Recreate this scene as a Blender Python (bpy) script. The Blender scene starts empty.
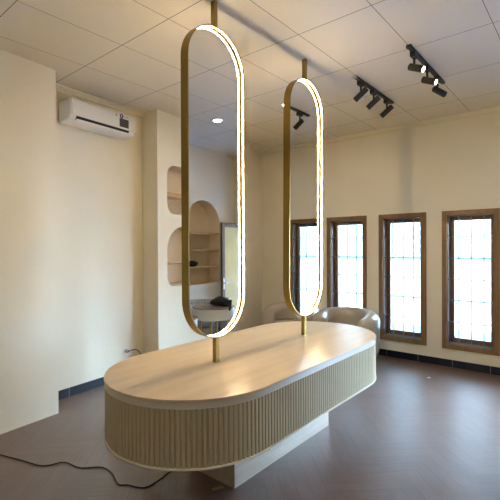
import bpy, bmesh, math, random
from mathutils import Vector, Matrix
random.seed(7)
PI = math.pi
C = bpy.context.scene.collection

# ------------------------------------------------------------------ materials
def mat(name, col, rough=.5, metal=0., spec=.5, coat=0.):
    m = bpy.data.materials.new(name); m.use_nodes = True
    b = m.node_tree.nodes['Principled BSDF']
    b.inputs['Base Color'].default_value = (*col, 1)
    b.inputs['Roughness'].default_value = rough
    b.inputs['Metallic'].default_value = metal
    b.inputs['Specular IOR Level'].default_value = spec
    b.inputs['Coat Weight'].default_value = coat
    return m

def N(m, t, **kw):
    n = m.node_tree.nodes.new(t)
    for k, v in kw.items():
        if k in n.inputs.keys(): n.inputs[k].default_value = v
        else: setattr(n, k, v)
    return n
def L(m, a, b): m.node_tree.links.new(a, b)
def bs(m): return m.node_tree.nodes['Principled BSDF']
def math_(m, op, a, b=None, c=None):
    n = m.node_tree.nodes.new('ShaderNodeMath'); n.operation = op
    for i, v in enumerate((a, b, c)):
        if v is None: continue
        if isinstance(v, (int, float)): n.inputs[i].default_value = v
        else: L(m, v, n.inputs[i])
    return n.outputs[0]
def mixc(m, fac, a, b):
    n = m.node_tree.nodes.new('ShaderNodeMix'); n.data_type = 'RGBA'
    if isinstance(fac, (int, float)): n.inputs[0].default_value = fac
    else: L(m, fac, n.inputs[0])
    for i, v in ((6, a), (7, b)):
        if isinstance(v, tuple): n.inputs[i].default_value = (*v, 1)
        else: L(m, v, n.inputs[i])
    return n.outputs[2]
def mottle(m, col, amt=.06, scale=3., bump=.0, bscale=60.):
    """soft large scale paint variation and a fine bump"""
    tc = N(m, 'ShaderNodeTexCoord')
    n = N(m, 'ShaderNodeTexNoise', Scale=scale, Detail=4.); L(m, tc.outputs['Object'], n.inputs['Vector'])
    dark = tuple(c*(1-amt) for c in col); light = tuple(min(1, c*(1+amt)) for c in col)
    L(m, mixc(m, n.outputs['Fac'], dark, light), bs(m).inputs['Base Color'])
    if bump:
        n2 = N(m, 'ShaderNodeTexNoise', Scale=bscale, Detail=3.); L(m, tc.outputs['Object'], n2.inputs['Vector'])
        b = N(m, 'ShaderNodeBump', Strength=bump, Distance=.01); L(m, n2.outputs['Fac'], b.inputs['Height'])
        L(m, b.outputs[0], bs(m).inputs['Normal'])
    return m

WALLC = (.79, .72, .57)
M = {}
M['wall'] = mottle(mat('painted_plaster', WALLC, .6, spec=.3), WALLC, .04, 2.5, .12, 25.)
M['wallw'] = mottle(mat('pale_painted_plaster', (.80, .77, .69), .55, spec=.35), (.80, .77, .69), .03, 2.5, .08, 25.)
M['niche'] = mottle(mat('niche_laminate', (.72, .58, .40), .5, spec=.3), (.72, .58, .40), .04, 5.)
M['shelfwood'] = mottle(mat('shelf_edge_wood', (.50, .34, .17), .45), (.50, .34, .17), .12, 12.)
M['crown'] = mat('crown_paint', (.78, .70, .52), .5, spec=.3)
M['gold'] = mat('brushed_brass', (.29, .19, .048), .38, metal=.85)
M['legbrass'] = mat('brass_leg', (.55, .40, .16), .3, metal=.9)
M['mirror'] = mat('mirror_silver', (.80, .80, .76), .0, metal=1.)
M['acwhite'] = mat('white_plastic', (.82, .80, .76), .25, spec=.5)
M['black'] = mat('black_metal', (.012, .011, .010), .45)
M['dark'] = mat('dark_slot', (.01, .01, .01), .7)
M['dgrey'] = mat('dark_grey_print', (.07, .07, .07), .4)
M['grey'] = mat('grey_plastic', (.35, .35, .34), .4)
M['lightgrey'] = mat('light_grey_print', (.55, .55, .56), .5)
M['blue'] = mat('blue_print', (.03, .07, .30), .4)
M['rim'] = mat('cream_rim', (.72, .66, .53), .35)
M['band'] = mat('cream_band', (.66, .61, .51), .3, spec=.6)
M['leather'] = mottle(mat('glossy_beige_leather', (.46, .39, .31), .16, spec=.8), (.46, .39, .31), .06, 8.)
M['greyfab'] = mottle(mat('grey_tufted_fabric', (.30, .29, .29), .6), (.30, .29, .29), .15, 30.)
M['drumwhite'] = mat('white_lacquer', (.70, .71, .70), .3)
M['tabletop'] = mottle(mat('grey_brown_top', (.26, .22, .20), .2), (.26, .22, .20), .12, 9.)
M['blackfab'] = mat('black_cloth', (.015, .015, .017), .8)
M['paper'] = mat('paper', (.8, .8, .78), .7)
M['cord'] = mat('cord_rubber', (.012, .010, .009), .5)
M['grille'] = mat('grille_steel', (.16, .18, .17), .35, metal=.3)
M['steel'] = mat('brushed_steel', (.45, .44, .42), .3, metal=.9)
M['doorglass'] = mottle(mat('frosted_yellow_glass', (.58, .42, .11), .35), (.58, .42, .11), .15, 4.)
M['outwhite'] = mat('outdoor_white_paint', (.80, .82, .82), .8)
M['teal'] = mat('teal_paint', (.20, .45, .45), .6)
M['bluetile'] = mottle(mat('blue_paving', (.05, .17, .42), .6), (.05, .17, .42), .12, 3.)
M['skirt'] = mat('concrete_pale', (.34, .36, .38), .8)

def emis(name, col, s):
    m = bpy.data.materials.new(name); m.use_nodes = True
    b = m.node_tree.nodes['Principled BSDF']
    b.inputs['Base Color'].default_value = (.8, .8, .8, 1)
    b.inputs['Emission Color'].default_value = (*col, 1); b.inputs['Emission Strength'].default_value = s
    return m
M['led'] = emis('warm_led', (1., .77, .45), 52.)
M['lens'] = emis('spot_lens', (1., .9, .72), 14.)
M['down'] = emis('downlight_lens', (.95, .96, 1.), 160.)

# window glass: thin pane, mostly clear with a mirror-like sheen
g = bpy.data.materials.new('window_glass'); g.use_nodes = True
g.node_tree.nodes.clear()
o_ = N(g, 'ShaderNodeOutputMaterial'); tr = N(g, 'ShaderNodeBsdfTransparent'); gl = N(g, 'ShaderNodeBsdfGlossy'); gl.inputs['Roughness'].default_value = .02
tr.inputs['Color'].default_value = (.94, .97, .97, 1)
mx = N(g, 'ShaderNodeMixShader'); lw = N(g, 'ShaderNodeFresnel'); lw.inputs['IOR'].default_value = 1.45
L(g, lw.outputs[0], mx.inputs[0]); L(g, tr.outputs[0], mx.inputs[1]); L(g, gl.outputs[0], mx.inputs[2]); L(g, mx.outputs[0], o_.inputs[0])
M['glass'] = g

# brown stained window timber with vertical grain
def timber(name, c1, c2, rough=.4, axis='Z', sc=18.):
    m = mat(name, c1, rough)
    tc = N(m, 'ShaderNodeTexCoord'); mp = N(m, 'ShaderNodeMapping')
    s = {'Z': (sc, sc, .8), 'Y': (sc, .8, sc), 'X': (.8, sc, sc)}[axis]
    mp.inputs['Scale'].default_value = s
    L(m, tc.outputs['Object'], mp.inputs['Vector'])
    n = N(m, 'ShaderNodeTexNoise', Scale=1.6, Detail=6., Roughness=.6); L(m, mp.outputs[0], n.inputs['Vector'])
    r = N(m, 'ShaderNodeValToRGB'); r.color_ramp.elements[0].position = .32; r.color_ramp.elements[1].position = .68
    r.color_ramp.elements[0].color = (*c1, 1); r.color_ramp.elements[1].color = (*c2, 1)
    L(m, n.outputs['Fac'], r.inputs[0]); L(m, r.outputs[0], bs(m).inputs['Base Color'])
    return m
M['casing'] = timber('stained_casing_wood', (.175, .088, .028), (.245, .130, .045))
M['sash'] = timber('dark_sash_wood', (.13, .065, .03), (.19, .10, .048))
M['oak'] = timber('light_oak_laminate', (.60, .465, .31), (.71, .57, .405), .32, 'Y', 9.)
M['plinth'] = timber('pale_whitewashed_wood', (.44, .36, .27), (.56, .475, .37), .4, 'Y', 14.)
M['doorwood'] = timber('brown_door_wood', (.12, .06, .03), (.18, .09, .045))

# fluted cladding paint
M['flute'] = mat('olive_beige_lacquer', (.52, .44, .265), .42)

# ceiling board with the dark joints between panels
cm = mat('ceiling_board', (.74, .68, .55), .55, spec=.25)
tc = N(cm, 'ShaderNodeTexCoord'); sp = N(cm, 'ShaderNodeSeparateXYZ'); L(cm, tc.outputs['Object'], sp.inputs[0])
def joint(m, coord, off, pitch, w):
    a = math_(m, 'ADD', coord, -off + 100*pitch)
    f = math_(m, 'MODULO', a, pitch)
    d = math_(m, 'MINIMUM', f, math_(m, 'SUBTRACT', pitch, f))
    return math_(m, 'LESS_THAN', d, w)
jx = joint(cm, sp.outputs[0], -1.10, .5575, .0022); jy = joint(cm, sp.outputs[1], 1.79, .7475, .0028)
j = math_(cm, 'MAXIMUM', jx, jy)
pn = N(cm, 'ShaderNodeTexWhiteNoise'); pn.noise_dimensions = '2D'
cx_ = math_(cm, 'FLOOR', math_(cm, 'DIVIDE', math_(cm, 'ADD', sp.outputs[0], 1.10+55.75), .5575))
cy_ = math_(cm, 'FLOOR', math_(cm, 'DIVIDE', math_(cm, 'ADD', sp.outputs[1], -1.79+74.75), .7475))
cb = N(cm, 'ShaderNodeCombineXYZ'); L(cm, cx_, cb.inputs[0]); L(cm, cy_, cb.inputs[1]); L(cm, cb.outputs[0], pn.inputs['Vector'])
nz = N(cm, 'ShaderNodeTexNoise', Scale=2.2, Detail=3.); L(cm, tc.outputs['Object'], nz.inputs['Vector'])
fac = math_(cm, 'ADD', math_(cm, 'MULTIPLY', pn.outputs[0], .45), math_(cm, 'MULTIPLY', nz.outputs['Fac'], .55))
base = mixc(cm, fac, (.73, .65, .50), (.79, .71, .56))
L(cm, mixc(cm, j, base, (.16, .12, .075)), bs(cm).inputs['Base Color'])
M['ceiling'] = cm

# black skirting tile with pale joints
bt = mat('black_tile', (.010, .011, .018), .3, spec=.25)
tc = N(bt, 'ShaderNodeTexCoord'); sp = N(bt, 'ShaderNodeSeparateXYZ'); L(bt, tc.outputs['Object'], sp.inputs[0])
jj = joint(bt, math_(bt, 'ADD', sp.outputs[0], sp.outputs[1]), .0, .40, .0025)
L(bt, mixc(bt, jj, (.012, .014, .022), (.25, .25, .26)), bs(bt).inputs['Base Color'])
M['blacktile'] = bt

# herringbone floor planks
fm = mat('herringbone_vinyl', (.1, .06, .04), .32, spec=.8, coat=.7)
uv = N(fm, 'ShaderNodeUVMap'); uv.uv_map = 'UVMap'; sp = N(fm, 'ShaderNodeSeparateXYZ'); L(fm, uv.outputs[0], sp.inputs[0])
bs(fm).inputs['Coat Roughness'].default_value = .42
at = N(fm, 'ShaderNodeAttribute'); at.attribute_name = 'tone'
mp = N(fm, 'ShaderNodeCombineXYZ'); L(fm, math_(fm, 'MULTIPLY', sp.outputs[0], 5.), mp.inputs[0])
L(fm, math_(fm, 'MULTIPLY', sp.outputs[1], 55.), mp.inputs[1]); L(fm, math_(fm, 'MULTIPLY', at.outputs['Fac'], 37.), mp.inputs[2])
n = N(fm, 'ShaderNodeTexNoise', Scale=1., Detail=7., Roughness=.65); L(fm, mp.outputs[0], n.inputs['Vector'])
f2 = math_(fm, 'ADD', math_(fm, 'MULTIPLY', n.outputs['Fac'], .7), math_(fm, 'MULTIPLY', at.outputs['Fac'], .20))
colr = mixc(fm, f2, (.068, .030, .020), (.20, .10, .070))
W_ = .09
e1 = math_(fm, 'MINIMUM', sp.outputs[1], math_(fm, 'SUBTRACT', W_, sp.outputs[1]))
groove = math_(fm, 'LESS_THAN', e1, .0012)
tcf = N(fm, 'ShaderNodeTexCoord')
n3 = N(fm, 'ShaderNodeTexNoise', Scale=3.2, Detail=5., Roughness=.6); L(fm, tcf.outputs['Object'], n3.inputs['Vector'])
dust = N(fm, 'ShaderNodeMapRange'); dust.inputs['From Min'].default_value = .42; dust.inputs['From Max'].default_value = .75; dust.inputs['To Max'].default_value = .35
L(fm, n3.outputs['Fac'], dust.inputs['Value'])
colr = mixc(fm, dust.outputs[0], colr, (.215, .155, .145))
L(fm, mixc(fm, groove, colr, (.025, .015, .012)), bs(fm).inputs['Base Color'])
rr = N(fm, 'ShaderNodeMapRange'); rr.inputs['To Min'].default_value = .30; rr.inputs['To Max'].default_value = .46
L(fm, n3.outputs['Fac'], rr.inputs['Value']); L(fm, rr.outputs[0], bs(fm).inputs['Roughness'])
bp = N(fm, 'ShaderNodeBump', Strength=.25, Distance=.002); L(fm, n.outputs['Fac'], bp.inputs['Height']); L(fm, bp.outputs[0], bs(fm).inputs['Normal'])
M['floor'] = fm

# far building wall: pale painted brick courses
bw = mat('pale_brick', (.78, .80, .80), .8)
tc = N(bw, 'ShaderNodeTexCoord'); sp = N(bw, 'ShaderNodeSeparateXYZ'); L(bw, tc.outputs['Object'], sp.inputs[0])
cbx = N(bw, 'ShaderNodeCombineXYZ'); L(bw, sp.outputs[0], cbx.inputs[0]); L(bw, sp.outputs[2], cbx.inputs[1])
br = N(bw, 'ShaderNodeTexBrick'); L(bw, cbx.outputs[0], br.inputs['Vector'])
br.inputs['Scale'].default_value = 1.; br.inputs['Brick Width'].default_value = .42; br.inputs['Row Height'].default_value = .13; br.inputs['Mortar Size'].default_value = .012
br.inputs['Color1'].default_value = (.62, .64, .63, 1); br.inputs['Color2'].default_value = (.58, .60, .58, 1); br.inputs['Mortar'].default_value = (.26, .27, .26, 1)
L(bw, br.outputs[0], bs(bw).inputs['Base Color'])
M['brick'] = bw

# ------------------------------------------------------------------ mesh helpers
def obj(name, bm, m, parent=None, loc=None, smooth=None, bevel=None):
    me = bpy.data.meshes.new(name); bmesh.ops.recalc_face_normals(bm, faces=bm.faces[:])
    bm.to_mesh(me); bm.free()
    for mm in (m if isinstance(m, list) else [m]): me.materials.append(mm)
    o = bpy.data.objects.new(name, me); C.objects.link(o)
    if loc is not None: o.location = loc
    if parent: o.parent = parent
    if smooth is not None:
        me.shade_smooth()
        if smooth < 3: me.set_sharp_from_angle(angle=smooth)
    if bevel:
        b = o.modifiers.new('bevel', 'BEVEL'); b.width = bevel; b.segments = 3; b.limit_method = 'ANGLE'; b.angle_limit = .7
        me.shade_smooth(); me.set_sharp_from_angle(angle=1.2)
        w = o.modifiers.new('wn', 'WEIGHTED_NORMAL')
    return o
def thing(name, label, cat, loc=(0, 0, 0), rz=0, group=None):
    o = bpy.data.objects.new(name, None); C.objects.link(o); o.location = loc; o.rotation_euler = (0, 0, rz)
    o.empty_display_size = .1
    o['label'] = label; o['category'] = cat
    if group: o['group'] = group
    return o
def tag(o, label, cat, group=None):
    o['label'] = label; o['category'] = cat
    if group: o['group'] = group
    return o
def struct(o, label=None):
    o['kind'] = 'structure'
    if label: o['label'] = label
    return o
def box(bm, x0, x1, y0, y1, z0, z1, mi=0, M4=None):
    vs = [bm.verts.new(((x0, x1)[i], (y0, y1)[j], (z0, z1)[k])) for i in (0, 1) for j in (0, 1) for k in (0, 1)]
    if M4: 
        for v in vs: v.co = M4 @ v.co
    for f in ((0, 1, 3, 2), (4, 6, 7, 5), (0, 4, 5, 1), (2, 3, 7, 6), (0, 2, 6, 4), (1, 5, 7, 3)):
        bm.faces.new([vs[i] for i in f]).material_index = mi
    return bm
def B(*a, **k): return box(bmesh.new(), *a, **k)
def prism(bm, pts, z0, z1, mi=0):
    a = [bm.verts.new((x, y, z0)) for x, y in pts]; b = [bm.verts.new((x, y, z1)) for x, y in pts]
    n = len(pts)
    bm.faces.new(a[::-1]).material_index = mi; bm.faces.new(b).material_index = mi
    for i in range(n): bm.faces.new([a[i], a[(i+1) % n], b[(i+1) % n], b[i]]).material_index = mi
    return bm
def lathe(bm, prof, n=32, M4=None, cap=True):
    rings = []
    for r, z in prof:
        rings.append([bm.verts.new((r*math.cos(2*PI*k/n), r*math.sin(2*PI*k/n), z)) for k in range(n)])
    for a, b in zip(rings, rings[1:]):
        for k in range(n): bm.faces.new([a[k], a[(k+1) % n], b[(k+1) % n], b[k]])
    if cap: bm.faces.new(rings[0][::-1]); bm.faces.new(rings[-1])
    if M4:
        for r in rings:
            for v in r: v.co = M4 @ v.co
    return bm
def tube(bm, pts, r, n=8, closed=False):
    pts = [Vector(p) for p in pts]; rings = []; m = len(pts); up = None
    for i, p in enumerate(pts):
        a = pts[i-1] if (i or closed) else p; b = pts[(i+1) % m] if (i < m-1 or closed) else p
        t = (b-a).normalized()
        if up is None:
            up = Vector((0, 0, 1)) if abs(t.z) < .9 else Vector((1, 0, 0))
        s = t.cross(up).normalized(); up = s.cross(t).normalized()
        rr = r[i] if isinstance(r, (list, tuple)) else r
        rings.append([bm.verts.new(p+s*rr*math.cos(2*PI*k/n)+up*rr*math.sin(2*PI*k/n)) for k in range(n)])
    for i in range(m if closed else m-1):
        a, b = rings[i], rings[(i+1) % m]
        for k in range(n): bm.faces.new([a[k], a[(k+1) % n], b[(k+1) % n], b[k]])
    if not closed: bm.faces.new(rings[0][::-1]); bm.faces.new(rings[-1])
    return bm
def smooth_path(pts, sub=6):
    out = []; P = [Vector(p) for p in pts]
    for i in range(len(P)-1):
        a, b, c, d = P[max(i-1, 0)], P[i], P[i+1], P[min(i+2, len(P)-1)]
        for k in range(sub):
            t = k/sub
            out.append(.5*((2*b)+(-a+c)*t+(2*a-5*b+4*c-d)*t*t+(-a+3*b-3*c+d)*t**3))
    out.append(P[-1]); return out
def stadium(hw, hl, n=24):
    """closed outline: half width hw across (first axis), half length hl along (second axis)"""
    s = hl-hw; o = []
    for k in range(n+1): a = PI*k/n; o.append((hw*math.cos(a), s+hw*math.sin(a)))
    for k in range(n+1): a = PI+PI*k/n; o.append((hw*math.cos(a), -s+hw*math.sin(a)))
    return o

SKY_GLOW, SKY_BASE = 95., 1.7
HC = 3.0           # ceiling height
YF = 5.31          # inner face of the window wall

# ------------------------------------------------------------------ floor
def floor_mesh():
    bm = bmesh.new(); uvl = bm.loops.layers.uv.new('UVMap'); tone = bm.faces.layers.float.new('tone')
    n, W = 5, W_; Lp = n*W; ca = math.cos(PI/4)
    def quad(x0, y0, dx, dy, vert):
        pts = [(x0, y0), (x0+dx, y0), (x0+dx, y0+dy), (x0, y0+dy)]
        w = [(ca*(x-y), ca*(x+y)) for x, y in pts]
        w = [(x-1.2, y+1.5) for x, y in w]
        mx_, my_ = sum(p[0] for p in w)/4, sum(p[1] for p in w)/4
        if not (-4.9 < mx_ < 3.1 and -2.1 < my_ < 5.8): return
        f = bm.faces.new([bm.verts.new((x, y, 0)) for x, y in w]); f[tone] = random.random()
        u = [(0, 0), (Lp, 0), (Lp, W), (0, W)] if not vert else [(0, W), (0, 0), (Lp, 0), (Lp, W)]
        ru = random.random()*3
        for l, (a, b) in zip(f.loops, u): l[uvl].uv = (a+ru*0, b)
    for i in range(-110, 111):
        for k in range(-14, 15):
            ox, oy = i*W+k*2*Lp, i*W
            quad(ox, oy, Lp, W, False); quad(ox+Lp, oy+W-Lp, W, Lp, True)
    for co, no in (((-4.6, 0, 0), (-1, 0, 0)), ((2.9, 0, 0), (1, 0, 0)), ((0, -1.8, 0), (0, -1, 0)), ((0, YF+.05, 0), (0, 1, 0))):
        bmesh.ops.bisect_plane(bm, geom=bm.verts[:]+bm.edges[:]+bm.faces[:], plane_co=co, plane_no=no, clear_outer=True)
    box(bm, -4.6, 2.9, -1.8, YF+.05, -.12, -.0015)
    return bm
struct(obj('floor', floor_mesh(), M['floor']), 'dark brown herringbone plank floor')
# ------------------------------------------------------------------ ceiling
struct(obj('ceiling', B(-4.6, 2.9, -1.8, YF+.25, HC, HC+.12), M['ceiling']), 'beige panelled ceiling with thin dark joints')

# ------------------------------------------------------------------ left wall (slightly rotated to the window wall)
def cut(o, cutters):
    for c in cutters:
        md = o.modifiers.new('cut', 'BOOLEAN'); md.object = c; md.operation = 'DIFFERENCE'; md.solver = 'EXACT'
    dg = bpy.context.evaluated_depsgraph_get(); me = bpy.data.meshes.new_from_object(o.evaluated_get(dg))
    o.modifiers.clear(); o.data = me
    for c in cutters: bpy.data.objects.remove(c)
left_fp = [(-3.16, -1.8), (-3.6, 1.665), (-3.9, 1.665), (-4.035, 2.865), (-3.756, 2.865), (-4.0, 4.78), (-4.14, 4.80), (-4.205, YF),
           (-4.7, YF), (-4.7, -1.8)]
wl = obj('wall_left', prism(bmesh.new(), left_fp, 0, HC), M['wall'])
def nX(y): return -3.756-.1274*(y-2.865)         # face of the left niche wall
NA = math.atan(.1274)
def niche_outline(w, h, r_top, r_bot, n=12):
    """outline in (u along wall, v up), u from 0..w, v from 0..h"""
    o = []
    for cx, cy, r, a0 in ((w-r_bot, r_bot, r_bot, -PI/2), (w-r_top, h-r_top, r_top, 0), (r_top, h-r_top, r_top, PI/2), (r_bot, r_bot, r_bot, PI)):
        for k in range(n+1):
            a = a0+PI/2*k/n; o.append((cx+r*math.cos(a), cy+r*math.sin(a)))
    return o
def frame_for(origin, udir, ndir):
    """matrix taking (u, depth, v) to world; depth is into the wall"""
    u = Vector(udir).normalized(); nn = Vector(ndir).normalized()
    m = Matrix.Identity(4)
    for i in range(3): m[i][0] = u[i]; m[i][1] = nn[i]; m[i][2] = (0, 0, 1)[i]; m[i][3] = origin[i]
    return m
def loft_outline(outl, d0, d1, M4, cap0=True, cap1=True):
    bm = bmesh.new()
    a = [bm.verts.new(M4 @ Vector((u, d0, v))) for u, v in outl]; b = [bm.verts.new(M4 @ Vector((u, d1, v))) for u, v in outl]
    n = len(outl)
    for i in range(n): bm.faces.new([a[i], a[(i+1) % n], b[(i+1) % n], b[i]])
    if cap0: bm.faces.new(a[::-1])
    if cap1: bm.faces.new(b)
    return bm
trim_no = [0]
def trim(bm, m, label, **k):
    trim_no[0] += 1
    return struct(obj('trim_%d' % trim_no[0], bm, m, **k), label)
def niche(wall_cutters, M4, w, h, rt, rb, depth, shelves, label):
    out = niche_outline(w, h, rt, rb)
    wall_cutters.append(obj('cutter', loft_outline(out, -.05, depth+.01, M4), M['wall']))
    inset = [(.0015+u*(w-.003)/w, .0015+v*(h-.003)/h) for u, v in out]
    t = trim(loft_outline(inset, .0, depth, M4, cap0=False), M['niche'], label)
    # shelves follow the niche width
    for z, th in shelves:
        s = box(bmesh.new(), .004, w-.004, .004, depth-.002, z-th, z, 0, M4)
        so = obj('shelf', s, M['niche'], t)
        e = box(bmesh.new(), .004, w-.004, -.001, .0045, z-th-.001, z+.001, 0, M4)
        obj('shelf_edge', e, M['shelfwood'], so)
    return t
udL = (-.1274, 1, 0); ndL = (-1, -.1274, 0)
cl = []
F1 = frame_for((nX(3.015), 3.015, 1.835), udL, ndL)
niche(cl, F1, .62, .575, .13, .13, .22, [(.255, .045)], 'upper rounded niche in the left wall behind the first mirror')
F2 = frame_for((nX(3.015), 3.015, 1.0), udL, ndL)
niche(cl, F2, .60, .70, .28, .10, .22, [(.268, .018)], 'lower arched niche in the left wall behind the first mirror')
cut(wl, cl)
struct(wl, 'cream wall on the left with a recess for the air conditioner')
wl.data.materials.clear(); wl.data.materials.append(M['wall'])

# right wall: a pier with its own arched niche, seen in the first mirror
right_fp = [(1.0, 3.75), (1.0, 4.97), (1.15, 4.97), (1.15, YF), (2.9, YF), (2.9, 3.75)]
wr = obj('wall_right', prism(bmesh.new(), right_fp, 0, HC), M['wallw'])
cr = []
F3 = frame_for((1.0, 4.09, .872), (0, 1, 0), (1, 0, 0))
niche(cr, F3, .70, 1.31, .348, .05, .25, [(.276, .02), (.541, .02), (.808, .02)], 'tall arched niche with three shelves in the right wall')
cut(wr, cr); struct(wr, 'cream wall on the right with a tall arched niche')
wr.data.materials.clear(); wr.data.materials.append(M['wallw'])
struct(obj('wall_side', B(2.6, 2.9, -1.8, 3.75, 0, HC), M['wallw']), 'plain cream wall beside the viewer')
struct(obj('wall_back', B(-4.6, 2.9, -1.95, -1.8, 0, HC), M['wall']), 'plain cream wall behind the viewer')

# window wall, holes for four windows and a garden door
WX = [-2.68, -1.9, -1.11, -.33]; Z0, Z1 = .265, 1.822; HW = .252
DX0, DX1, DZ = .20, .90, 1.90
wf = bmesh.new(); x = -4.7; YB = YF+.22
for c in WX:
    box(wf, x, c-HW, YF, YB, 0, HC); box(wf, c-HW, c+HW, YF, YB, 0, Z0); box(wf, c-HW, c+HW, YF, YB, Z1, HC); x = c+HW
box(wf, x, DX0, YF, YB, 0, HC); box(wf, DX0, DX1, YF, YB, DZ, HC); box(wf, DX1, 2.9, YF, YB, 0, HC)
struct(obj('wall_far', wf, M['wall']), 'cream wall with a row of tall brown windows')

def ring(bm, x0, x1, z0, z1, w, y0, y1):
    """rectangular frame of members of width w"""
    box(bm, x0, x0+w, y0, y1, z0, z1); box(bm, x1-w, x1, y0, y1, z0, z1)
    box(bm, x0+w, x1-w, y0, y1, z1-w, z1); box(bm, x0+w, x1-w, y0, y1, z0, z0+w)
for i, c in enumerate(WX):
    r = struct(bpy.data.objects.new('window_%d' % (i+1), None), 'tall brown framed window with a thin steel grille'); C.objects.link(r); r.location = (c, YF, 0)
    fr = bmesh.new(); ring(fr, -.303, .303, .215, 1.870, .056, -.022, .0)
    f_ = obj('casing', fr, M['casing'], r, bevel=.004)
    jb = bmesh.new(); ring(jb, -HW, HW, Z0, Z1, .012, .0, .19); obj('jamb', jb, M['sash'], r)
    sh = bmesh.new()
    box(sh, -.238, -.195, .105, .15, .278, 1.809); box(sh, .195, .238, .105, .15, .278, 1.809)
    box(sh, -.195, .195, .105, .15, 1.758, 1.809); box(sh, -.195, .195, .105, .15, .278, .335)
    s_ = obj('sash', sh, M['sash'], r, bevel=.003)
    obj('glass_pane', B(-.196, .196, .127, .130, .333, 1.760), M['glass'], s_)
    gr = bmesh.new()
    for x in (-.123, .011, .142): box(gr, x-.005, x+.005, .012, .022, .268, 1.82)
    for z in (.292, .54, .800, 1.051, 1.303, 1.562): box(gr, -.247, .247, .003, .012, z-.0055, z+.0055)
    obj('grille', gr, M['grille'], r)
# garden door, leaf swung open against the niche pier
dr = struct(bpy.data.objects.new('door_1', None), 'brown framed door with a yellow frosted panel standing open'); C.objects.link(dr)
db = bmesh.new(); box(db, DX0-.0, DX0+.04, YF-.01, YB, 0, DZ); box(db, DX1-.04, DX1, YF-.01, YB, 0, DZ); box(db, DX0+.04, DX1-.04, YF-.01, YB, DZ-.04, DZ)
obj('door_frame', db, M['doorwood'], dr)
lf = bpy.data.objects.new('door_leaf', None)
ML = Matrix.Translation((.872, YF-.03, .02)) @ Matrix.Rotation(math.radians(-91.5), 4, 'Z')   # u along the leaf away from the hinge
lb = bmesh.new(); box(lb, 0, .07, -.02, .02, 0, 1.82, 0, ML); box(lb, .525, .585, -.02, .02, 0, 1.82, 0, ML)
box(lb, .07, .525, -.02, .02, 1.75, 1.82, 0, ML); box(lb, .07, .525, -.02, .02, 0, .12, 0, ML)
lo = obj('door_leaf', lb, M['doorwood'], dr)
obj('door_panel', box(bmesh.new(), .068, .527, -.006, .006, .118, 1.752, 0, ML), M['doorglass'], lo)
hb = bmesh.new(); box(hb, .545, .575, -.03, -.019, .76, .94, 0, ML); tube(hb, [ML @ Vector(p) for p in ((.56, -.02, .86), (.56, -.06, .86), (.45, -.065, .86))], .009)
obj('door_handle', hb, M['steel'], lo)

# crown mouldings and skirting
def strip_along(p, q, inward, t, z0, z1):
    p, q, i = Vector((*p, 0)), Vector((*q, 0)), Vector((*inward, 0)).normalized()*t
    return prism(bmesh.new(), [(p.x, p.y), (q.x, q.y), (q.x+i.x, q.y+i.y), (p.x+i.x, p.y+i.y)], z0, z1)
cb1 = bmesh.new(); box(cb1, -4.203, 1.15, YF-.028, YF, HC-.05, HC); box(cb1, -4.203, 1.15, YF-.042, YF-.028, HC-.018, HC)
trim(cb1, M['crown'], 'cream crown moulding above the windows')
cb2 = strip_along((-3.9, 1.667), (-4.035, 2.863), (1, .1274), .03, HC-.05, HC)
cbx_ = strip_along((-3.87, 1.667), (-4.005, 2.863), (1, .1274), .014, HC-.018, HC)
me_ = bpy.data.meshes.new('t'); cbx_.to_mesh(me_); cb2.from_mesh(me_); cbx_.free(); bpy.data.meshes.remove(me_)
trim(cb2, M['crown'], 'cream crown moulding above the air conditioner')
struct(obj('baseboard_left', strip_along((-3.9, 1.667), (-4.035, 2.863), (1, .1274), .012, 0, .085), M['blacktile']), 'black tile skirting under the air conditioner wall')
bf = bmesh.new(); box(bf, -4.2, DX0-.001, YF-.012, YF, 0, .085)
struct(obj('baseboard_far', bf, M['blacktile']), 'black tile skirting under the windows')

# ------------------------------------------------------------------ outside
struct(obj('trim_20', B(-9, 6, YB, YB+2.3, -.30, -.02), M['bluetile']), 'blue-grey paved terrace outside the windows')
struct(obj('trim_21', B(-12, 9, YB+2.3, 12.5, -.30, -.03), M['skirt']), 'pale sunlit yard outside the windows')
nb = thing('neighbour_wall', 'long pale brick wall with a teal ledge across the yard', 'wall', (-2.5, 12.6, -.3))
obj('upper_wall', B(-9, 7.5, 0, .2, 1.42, 3.6), M['brick'], nb)
obj('ledge', B(-9, 7.5, -.05, .2, 1.34, 1.42), M['teal'], nb)
obj('lower_wall', B(-9, 7.5, 0, .2, 0, 1.34), M['outwhite'], nb)

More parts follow.
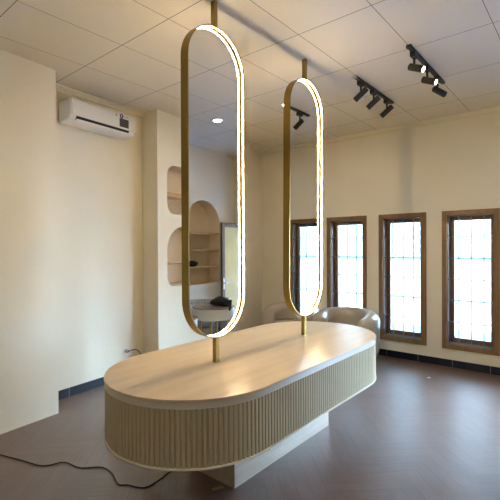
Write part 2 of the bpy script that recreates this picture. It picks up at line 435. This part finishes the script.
# ------------------------------------------------------------------ island counter
CX, CY = -1.847, 2.347
ct = thing('island_counter', 'long oval island counter with fluted sides and light oak top', 'counter', (CX, CY, 0))
def slab(hw, hl, z0, z1, n=48): return prism(bmesh.new(), stadium(hw, hl, n), z0, z1)
HWc, HLc = .5305, 1.186
obj('countertop', slab(HWc, HLc, .7055, .72), M['oak'], ct, bevel=.0025)
obj('edge_band', slab(HWc-.006, HLc-.006, .672, .7055), M['band'], ct, smooth=.6)
def fluted(hw, hl, z0, z1, pitch, depth):
    s = hl-hw; P = 4*s+2*PI*hw; nf = round(P/pitch); per = 8; pts = []
    for i in range(nf*per):
        t = P*i/(nf*per); k = (i % per)/per
        # flat faced batten with rounded shoulders and a narrow groove
        d = abs(k-.5)*2; off = 0 if d < .62 else -depth*((d-.62)/.38)**1.4
        if t < 2*s: p, nr = (hw, -s+t), (1, 0)
        elif t < 2*s+PI*hw: a = (t-2*s)/hw; p, nr = (hw*math.cos(a), s+hw*math.sin(a)), (math.cos(a), math.sin(a))
        elif t < 4*s+PI*hw: q = t-2*s-PI*hw; p, nr = (-hw, s-q), (-1, 0)
        else: a = PI+(t-4*s-PI*hw)/hw; p, nr = (hw*math.cos(a), -s+hw*math.sin(a)), (math.cos(a), math.sin(a))
        pts.append((p[0]+nr[0]*off, p[1]+nr[1]*off))
    return prism(bmesh.new(), pts, z0, z1)
obj('fluted_panel', fluted(HWc-.003, HLc-.003, .389, .672, .0262, .010), M['flute'], ct, smooth=.9)
obj('bottom_rim', slab(HWc+.002, HLc+.002, .379, .389), M['rim'], ct, bevel=.002)
obj('plinth', B(-.197, .197, -.537, .60, 0, .379), M['plinth'], ct, bevel=.002)

# ------------------------------------------------------------------ lighted pill mirrors
MX = -1.84
def pill_mirror(yc, hw, label, lean):
    zt, zb = 2.828, .882; hl = (zt-zb)/2; zc = (zt+zb)/2; D = .030; T = .0075
    t = thing('pill_mirror', label, 'mirror', (MX, yc, .72), 0, 'lighted pill mirrors on the island counter')
    out, inn = stadium(hw, hl, 28), stadium(hw-T, hl-T, 28)
    z0 = zc-.72
    lz = lambda y, z: y + lean*(z-1.1)
    def extr(o, i, x0, x1):
        bm = bmesh.new(); n = len(o)
        V = [[bm.verts.new((x, lz(a, b+z0), b+z0)) for a, b in pth] for x in (x0, x1) for pth in (o, i)]
        o0, i0, o1, i1 = V
        for k in range(n):
            q = (k+1) % n
            bm.faces.new([o0[k], o0[q], o1[q], o1[k]]); bm.faces.new([i0[k], i1[k], i1[q], i0[q]])
            bm.faces.new([o0[k], i0[k], i0[q], o0[q]]); bm.faces.new([o1[k], o1[q], i1[q], i1[k]])
        return bm
    f = obj('frame', extr(out, inn, -D, D), M['gold'], t, smooth=.6)
    bm = bmesh.new(); pin = stadium(hw-T, hl-T, 28)
    a = [bm.verts.new((-.003, lz(y, z+z0), z+z0)) for y, z in pin]; b = [bm.verts.new((.003, lz(y, z+z0), z+z0)) for y, z in pin]
    bm.faces.new(a); bm.faces.new(b[::-1])
    for k in range(len(a)): bm.faces.new([a[k], a[(k+1) % len(a)], b[(k+1) % len(a)], b[k]])
    obj('mirror_glass', bm, M['mirror'], t)
    for s in (1, -1):
        l = obj('light_strip', extr(stadium(hw-T, hl-T, 28), stadium(hw-T-.0008, hl-T-.0008, 28), s*.0185, s*.0250), M['led'], t)
    p = .0155
    # posts
    def post(zl, zh):
        bm = B(-p, p, -p, p, zl, zh)
        for v in bm.verts: v.co.y = lz(v.co.y, v.co.z)
        return bm
    obj('lower_post', post(0, zb-.72+.003), M['gold'], t, bevel=.0015)
    obj('upper_post', post(zt-.72-.003, HC-.72), M['gold'], t, bevel=.0015)
    return t
pill_mirror(1.852, .253, 'tall brass pill mirror with a lit rim, the nearer one on the island counter', 0.)
pill_mirror(2.893, .256, 'tall brass pill mirror with a lit rim, the farther one on the island counter', .012)

# ------------------------------------------------------------------ air conditioner
ac = thing('air_conditioner', 'white split air conditioner mounted high on the left wall', 'air conditioner', (-3.905, 1.825, 2.585), math.atan(.1125))
aw = .765
# local: x out of the wall, y along it, z up
prof = [(0, .055), (0, .255), (.02, .265), (.16, .262), (.195, .245), (.206, .21), (.206, .112), (.186, .072), (.15, .056), (.09, .050), (.02, .048)]
def acbody(prof, y0, y1):
    bm = bmesh.new(); a = [bm.verts.new((x, y0, z)) for x, z in prof]; b = [bm.verts.new((x, y1, z)) for x, z in prof]; n = len(prof)
    bm.faces.new(a); bm.faces.new(b[::-1])
    for k in range(n): bm.faces.new([a[k], a[(k+1) % n], b[(k+1) % n], b[k]])
    return bm
obj('casing', acbody(prof, 0, aw), M['acwhite'], ac, bevel=.03)
cv = [(.196, .098), (.2135, .102), (.2145, .205), (.203, .25), (.165, .2665), (.165, .255), (.19, .24), (.205, .2), (.205, .11)]
obj('front_panel', acbody(cv, .012, aw-.012), M['acwhite'], ac, smooth=.7)
obj('air_outlet', acbody([(.184, .066), (.2085, .106), (.19, .106), (.17, .08)], .06, aw-.09), M['dark'], ac)
obj('louver', acbody([(.152, .054), (.184, .064), (.196, .077), (.199, .075), (.187, .060), (.154, .050)], .065, aw-.095), M['acwhite'], ac)
pb = bmesh.new(); box(pb, .2135, .2148, aw-.222, aw-.105, .118, .204)
lab = obj('specification_label', pb, M['black'], ac)
lb2 = bmesh.new()
for i in range(3):
    for k in range(3): box(lb2, .2147, .2153, aw-.215+i*.038, aw-.186+i*.038, .126+k*.026, .144+k*.026)
obj('label_grid', lb2, M['dgrey'], lab)
bd = lathe(bmesh.new(), [(.023, 0), (.023, .0015)], 24, Matrix.Translation((.2135, aw-.196, .228)) @ Matrix.Rotation(PI/2, 4, 'Y'))
bdo = obj('round_badge', bd, M['blue'], ac)
bq = bmesh.new(); box(bq, .215, .2156, aw-.200, aw-.192, .217, .239); box(bq, .215, .2156, aw-.206, aw-.192, .234, .238)
obj('badge_mark', bq, M['acwhite'], bdo)
obj('small_sticker', B(.2135, .2150, aw-.280, aw-.246, .206, .244), M['paper'], ac)
sq = B(.2149, .2156, aw-.268, aw-.258, .214, .236); obj('sticker_mark', sq, M['black'], ac)
obj('energy_text', B(.2135, .2150, aw-.165, aw-.108, .216, .236), M['lightgrey'], ac)

# wall socket with plugged cable
so = thing('wall_socket', 'small white wall socket with a plugged cable low on the left wall', 'socket', (-4.003, 2.60, .30), math.atan(.1125))
obj('cover_plate', B(0, .010, -.034, .034, -.034, .034), M['acwhite'], so, bevel=.003)
obj('socket_well', lathe(bmesh.new(), [(.022, 0), (.022, .003)], 20, Matrix.Translation((.009, 0, 0)) @ Matrix.Rotation(PI/2, 4, 'Y')), M['grey'], so)
pg = bmesh.new(); box(pg, .011, .045, -.016, .016, -.018, .014); obj('plug', pg, M['grey'], so, bevel=.004)
cbm = tube(bmesh.new(), smooth_path([(.044, 0, -.003), (.07, .03, .01), (.06, .10, .0), (.05, .17, -.06), (.05, .2, -.16), (.05, .205, -.28), (.08, .16, -.294), (.2, .05, -.294)], 6), .005, 8)
obj('cable', cbm, M['cord'], so)

# ------------------------------------------------------------------ track lights
def track(x, y0, y1, heads, dirv, lit, label, hl_, grp='black ceiling light tracks'):
    t = thing('track_light', label, 'track light', (x, (y0+y1)/2, HC), 0, grp)
    h = (y1-y0)/2
    obj('rail', B(-.017, .017, -h, h, -.020, 0), M['black'], t, bevel=.002)
    obj('end_cap', B(-.019, .019, -h-.018, -h+.01, -.023, 0), M['grey'] if not lit[0] else M['black'], t)
    d = Vector(dirv).normalized()
    for k, yy in enumerate(heads):
        ly = yy-(y0+y1)/2
        hd = thing_part = None
        ab = bmesh.new(); box(ab, -.020, .020, ly-.045, ly+.035, -.058, -.018)
        ad = obj('adapter', ab, M['black'], t, bevel=.003)
        obj('arm', tube(bmesh.new(), [(0, ly, -.055), (0, ly, -.115)], .009, 10), M['black'], t, smooth=.8)
        dk = (d+Vector((0, 0, -.30))).normalized() if (lit[0] and k == 2) else d
        c = Vector((0, ly, -.135))+dk*(.02 if lit[0] else 0); L_ = hl_
        q = dk.to_track_quat('Z', 'Y').to_matrix().to_4x4()
        T4 = Matrix.Translation(c) @ q
        R_ = .027
        body = lathe(bmesh.new(), [(.021, -L_/2), (R_, -L_/2+.006), (R_, L_/2), (R_-.004, L_/2), (R_-.006, L_/2-.012), (.004, L_/2-.014)], 28, T4)
        ho = obj('spot_head', body, M['black'], t, smooth=.7)
        if lit[k]:
            obj('lens', lathe(bmesh.new(), [(R_-.0065, L_/2-.012), (R_-.0065, L_/2-.006), (.006, L_/2-.003)], 24, T4), M['lens'], ho)
        else:
            obj('lens', lathe(bmesh.new(), [(R_-.0065, L_/2-.012), (R_-.0065, L_/2-.006), (.006, L_/2-.003)], 24, T4), M['dark'], ho)
    return t
track(-1.665, 3.48, 4.375, (3.60, 3.885, 4.225), (-.80, -.06, -.58), (0, 0, 0), 'black ceiling track with three unlit spots, the one nearer the mirrors', .145)
track(-1.095, 3.23, 4.16, (3.34, 3.67, 3.97), (.86, -.10, -.42), (1, 1, 0), 'black ceiling track with two glowing spots, the one nearer the right edge', .13)

# recessed downlights
def downlight(x, y, label):
    t = thing('downlight', label, 'downlight', (x, y, HC), 0, 'round recessed ceiling lights')
    obj('trim_ring', lathe(bmesh.new(), [(.044, 0), (.058, 0), (.058, -.004), (.050, -.008), (.044, -.005)], 32, cap=False), M['acwhite'], t, smooth=.8)
    obj('diffuser', lathe(bmesh.new(), [(.044, -.001), (.044, -.004)], 32), M['down'], t)
downlight(-.143, 3.598, 'round lit ceiling downlight reflected in the nearer mirror')
downlight(-.143, 1.45, 'added unseen ceiling downlight brightening the front of the counter')  # lamp added out of view to lift the dark counter front
downlight(-.143, -.70, 'added unseen ceiling downlight behind the viewer, fill for counter and floor')  # second added lamp, behind the camera, fills the counter front and floor
downlight(-2.565, 3.70, 'small round ceiling downlight half hidden by the farther mirror frame')

# ------------------------------------------------------------------ tub chairs
def tub_chair(loc, rz, label, m, group='barrel tub chairs', tuft=False):
    t = thing('tub_chair', label, 'chair', loc, rz, group)
    # horseshoe shell: opening towards local -y
    n = 40; A = math.radians(128); bm = bmesh.new(); rings = []
    for i in range(n+1):
        th = -A+2*A*i/n; e = abs(th)/A
        h = .655-.075*max(0, (e-.35)/.65)**1.5
        endf = min(1, (1-abs(i-n/2)/(n/2))*n/2/3.0)       # close the ends with a round
        sc = math.sqrt(max(0, 1-(1-endf)**2)) if endf < 1 else 1
        sc = max(sc, .06)
        mid, hwid = .315, .098*(.35+.65*sc)
        cs = []
        for (u, v) in ((1, .10), (1.0, .25), (1.02, .40), (1.04, .52)): cs.append((mid+hwid*u, h*v/.655))
        for k in range(9):
            a = PI*k/8; cs.append((mid+hwid*1.08*math.cos(a), h-.09*sc-.02+.105*sc*math.sin(a)))
        for (u, v) in ((-1.0, .50), (-.96, .40), (-.9, .28), (-.9, .10)): cs.append((mid+hwid*u, h*v/.655))
        rings.append([bm.verts.new((r*math.sin(th), r*math.cos(th), z)) for r, z in cs])
    m_ = len(rings[0])
    for a, b in zip(rings, rings[1:]):
        for k in range(m_): bm.faces.new([a[k], a[(k+1) % m_], b[(k+1) % m_], b[k]])
    bm.faces.new(rings[0]); bm.faces.new(rings[-1][::-1])
    o = obj('backrest_shell', bm, m, t, smooth=3.2)
    sb = o.modifiers.new('sub', 'SUBSURF'); sb.levels = 1; sb.render_levels = 2
    if tuft:
        for i in range(9):
            th = -1.1+2.2*i/8
            tb = tube(bmesh.new(), [(.225*math.sin(th), .225*math.cos(th), .40), (.215*math.sin(th), .215*math.cos(th), .52), (.25*math.sin(th), .25*math.cos(th), .625)], .018, 8)
            obj('channel', tb, m, o, smooth=3.2)
    obj('seat_base', lathe(bmesh.new(), [(.20, .08), (.235, .09), (.24, .26), (.23, .30)], 40), m, t, smooth=.8)
    obj('seat_cushion', lathe(bmesh.new(), [(.02, .30), (.225, .30), (.242, .33), (.24, .385), (.21, .415), (.02, .425)], 40), m, t, smooth=3.2)
    obj('swivel_base', lathe(bmesh.new(), [(.20, 0), (.21, .01), (.20, .025), (.05, .03), (.05, .085)], 32), M['black'], t, smooth=.8)
    return t
tub_chair((-2.40, 4.72, 0), math.radians(8), 'glossy beige tub chair under the window, right of the mirrors', M['leather'])
tub_chair((-3.26, 4.74, 0), math.radians(-8), 'glossy beige tub chair mostly hidden behind the farther mirror', M['leather'])
gc = tub_chair((.605, 4.10, 0), math.radians(-60), 'grey tufted tub chair by the arched niche, seen in the nearer mirror', M['greyfab'], tuft=True); gc.scale = (.84, .84, 1.04)

# ------------------------------------------------------------------ round drum tables seen in the mirror
def drum_table(loc, r, top, label, rz=0):
    t = thing('drum_table', label, 'table', loc, rz, 'round drum side tables')
    obj('tabletop', lathe(bmesh.new(), [(r, top-.014), (r+.004, top-.008), (r, top)], 56), M['tabletop'], t, smooth=.6)
    obj('drum', lathe(bmesh.new(), [(r-.02, top-.150), (r-.008, top-.145), (r-.008, top-.014)], 56), M['drumwhite'], t, smooth=.6)
    for k in range(4):
        a = PI/4+PI/2*k
        p0 = (.62*r*math.cos(a), .62*r*math.sin(a), top-.149); p1 = (.74*r*math.cos(a), .74*r*math.sin(a), 0.)
        obj('leg', tube(bmesh.new(), [p0, p1], [.015, .010], 12), M['legbrass'], t, smooth=.8)
    return t
TB = (-.01, 3.65, 0)
drum_table(TB, .265, .712, 'white round drum table on brass legs with a dark top and black bag', .2)
drum_table((-.17, 2.93, 0), .225, .685, 'white round drum table cut off by the rim of the nearer mirror', .5)

# black bag on the table
def lump(c, rx, ry, rz_, seed, amp=.18, n=3):
    bm = bmesh.new(); bmesh.ops.create_icosphere(bm, subdivisions=n, radius=1.)
    rnd = random.Random(seed); ks = [(Vector((rnd.uniform(-1, 1), rnd.uniform(-1, 1), rnd.uniform(-1, 1)))*4.5, rnd.uniform(0, 6)) for _ in range(6)]
    for v in bm.verts:
        f = 1+amp*sum(math.sin(k.dot(v.co)+p) for k, p in ks)/2.4
        p = v.co*f; z = max(p.z, -.72)
        v.co = Vector((c[0]+p.x*rx, c[1]+p.y*ry, c[2]+(z+.72)*rz_))
    return bm
bg = thing('black_bag', 'black crumpled bag lying on the round drum table', 'bag', (TB[0]-.078, TB[1]+.082, .7135))
obj('bag_body', lump((0, 0, 0), .135, .12, .062, 3, .24), M['blackfab'], bg, smooth=3.2)
obj('bag_strap', tube(bmesh.new(), smooth_path([(-.10, .02, .06), (-.16, -.02, .08), (-.19, -.06, .03), (-.215, -.10, .0), (-.217, -.105, -.03)], 5), .012, 8), M['blackfab'], bg, smooth=3.2)
tag(obj('cloth_cap', lump((0, 0, 0), .085, .10, .055, 9, .12), M['blackfab'], None, loc=(1.13, 4.32, .872+.276+.0), smooth=3.2),
    'small black cap lying on the lowest shelf of the arched niche', 'cap')

# ------------------------------------------------------------------ floor clutter
cp = [(-3.25, 1.04), (-2.98, 1.13), (-2.80, 1.19), (-2.739, 1.30), (-2.588, 1.334), (-2.485, 1.428), (-2.365, 1.432), (-2.228, 1.390), (-2.174, 1.423), (-2.106, 1.448), (-2.064, 1.489), (-2.075, 1.603), (-2.091, 1.70), (-2.02, 1.795)]
tag(obj('power_cord', tube(bmesh.new(), smooth_path([(x, y, .0045) for x, y in cp], 6), .0036, 8), M['cord'], smooth=3.2),
    'thin black power cord snaking over the floor to the counter plinth', 'cord')
tag(obj('wood_offcut', box(bmesh.new(), -.035, .035, -.008, .008, 0, .008, 0, Matrix.Rotation(math.radians(62), 4, 'Z')), M['plinth'], loc=(-1.727, 1.745, .001)),
    'small pale wood offcut on the floor by the plinth corner', 'offcut')
pp = bmesh.new(); vs = [pp.verts.new(p) for p in ((-.018, -.012, 0), (.018, -.015, .003), (.02, .012, .0), (0, .018, .008), (-.018, .012, .002))]; pp.faces.new(vs)
po = obj('paper_scrap', pp, M['paper'], loc=(-1.39, 4.70, .002)); sm = po.modifiers.new('s', 'SOLIDIFY'); sm.thickness = .0015
tag(po, 'tiny white paper scrap on the floor near the skirting', 'paper')

# ------------------------------------------------------------------ light
w = bpy.data.worlds.new('World'); bpy.context.scene.world = w; w.use_nodes = True
nt = w.node_tree; bg_ = nt.nodes['Background']
# hazy sky: cool blue with a broad bright glow around the veiled sun
tcw = nt.nodes.new('ShaderNodeTexCoord'); dt = nt.nodes.new('ShaderNodeVectorMath'); dt.operation = 'DOT_PRODUCT'
nt.links.new(tcw.outputs['Generated'], dt.inputs[0]); dt.inputs[1].default_value = Vector((.85, .42, .30)).normalized()
def wm(op, a, b):
    n = nt.nodes.new('ShaderNodeMath'); n.operation = op
    for i, v in enumerate((a, b)):
        if isinstance(v, (int, float)): n.inputs[i].default_value = v
        else: nt.links.new(v, n.inputs[i])
    return n.outputs[0]
gw_ = wm('POWER', wm('MAXIMUM', dt.outputs['Value'], 0.), 5.)
nt.links.new(wm('ADD', wm('MULTIPLY', gw_, SKY_GLOW), SKY_BASE), bg_.inputs[1])
mxw = nt.nodes.new('ShaderNodeMix'); mxw.data_type = 'RGBA'; nt.links.new(gw_, mxw.inputs[0])
mxw.inputs[6].default_value = (.50, .73, 1., 1); mxw.inputs[7].default_value = (.50, .72, 1., 1)
nt.links.new(mxw.outputs[2], bg_.inputs[0])
sl = bpy.data.lights.new('sun', 'SUN'); sl.energy = .8; sl.angle = math.radians(2); sl.color = (.86, .94, 1.)
s_o = bpy.data.objects.new('sun', sl); C.objects.link(s_o); s_o.location = (0, -4, 8)
s_o.rotation_euler = Vector((-.25, .75, -1.)).to_track_quat('-Z', 'Y').to_euler()

# ------------------------------------------------------------------ camera
yaw, pitch, roll, F = -.698293, .00741, .00495, 410.218
fy = Vector((math.sin(yaw), math.cos(yaw), 0)); r = Vector((math.cos(yaw), -math.sin(yaw), 0))
f = fy*math.cos(pitch)+Vector((0, 0, -math.sin(pitch))); d = f.cross(r)
c_, s_ = math.cos(roll), math.sin(roll)
rx = r*c_+d*s_; dy = d*c_-r*s_
cam = bpy.data.cameras.new('camera'); co = bpy.data.objects.new('camera', cam); C.objects.link(co)
m = Matrix.Identity(4)
for i in range(3): m[i][0] = rx[i]; m[i][1] = -dy[i]; m[i][2] = -f[i]
m[2][3] = 1.45
co.matrix_world = m; cam.sensor_width = 36; cam.lens = 36*F/500; cam.clip_start = .02
bpy.context.scene.camera = co
vs_ = bpy.context.scene.view_settings
vs_.view_transform = 'Standard'; vs_.look = 'None'; vs_.exposure = 1.5; vs_.gamma = 1.; vs_.use_curve_mapping = False
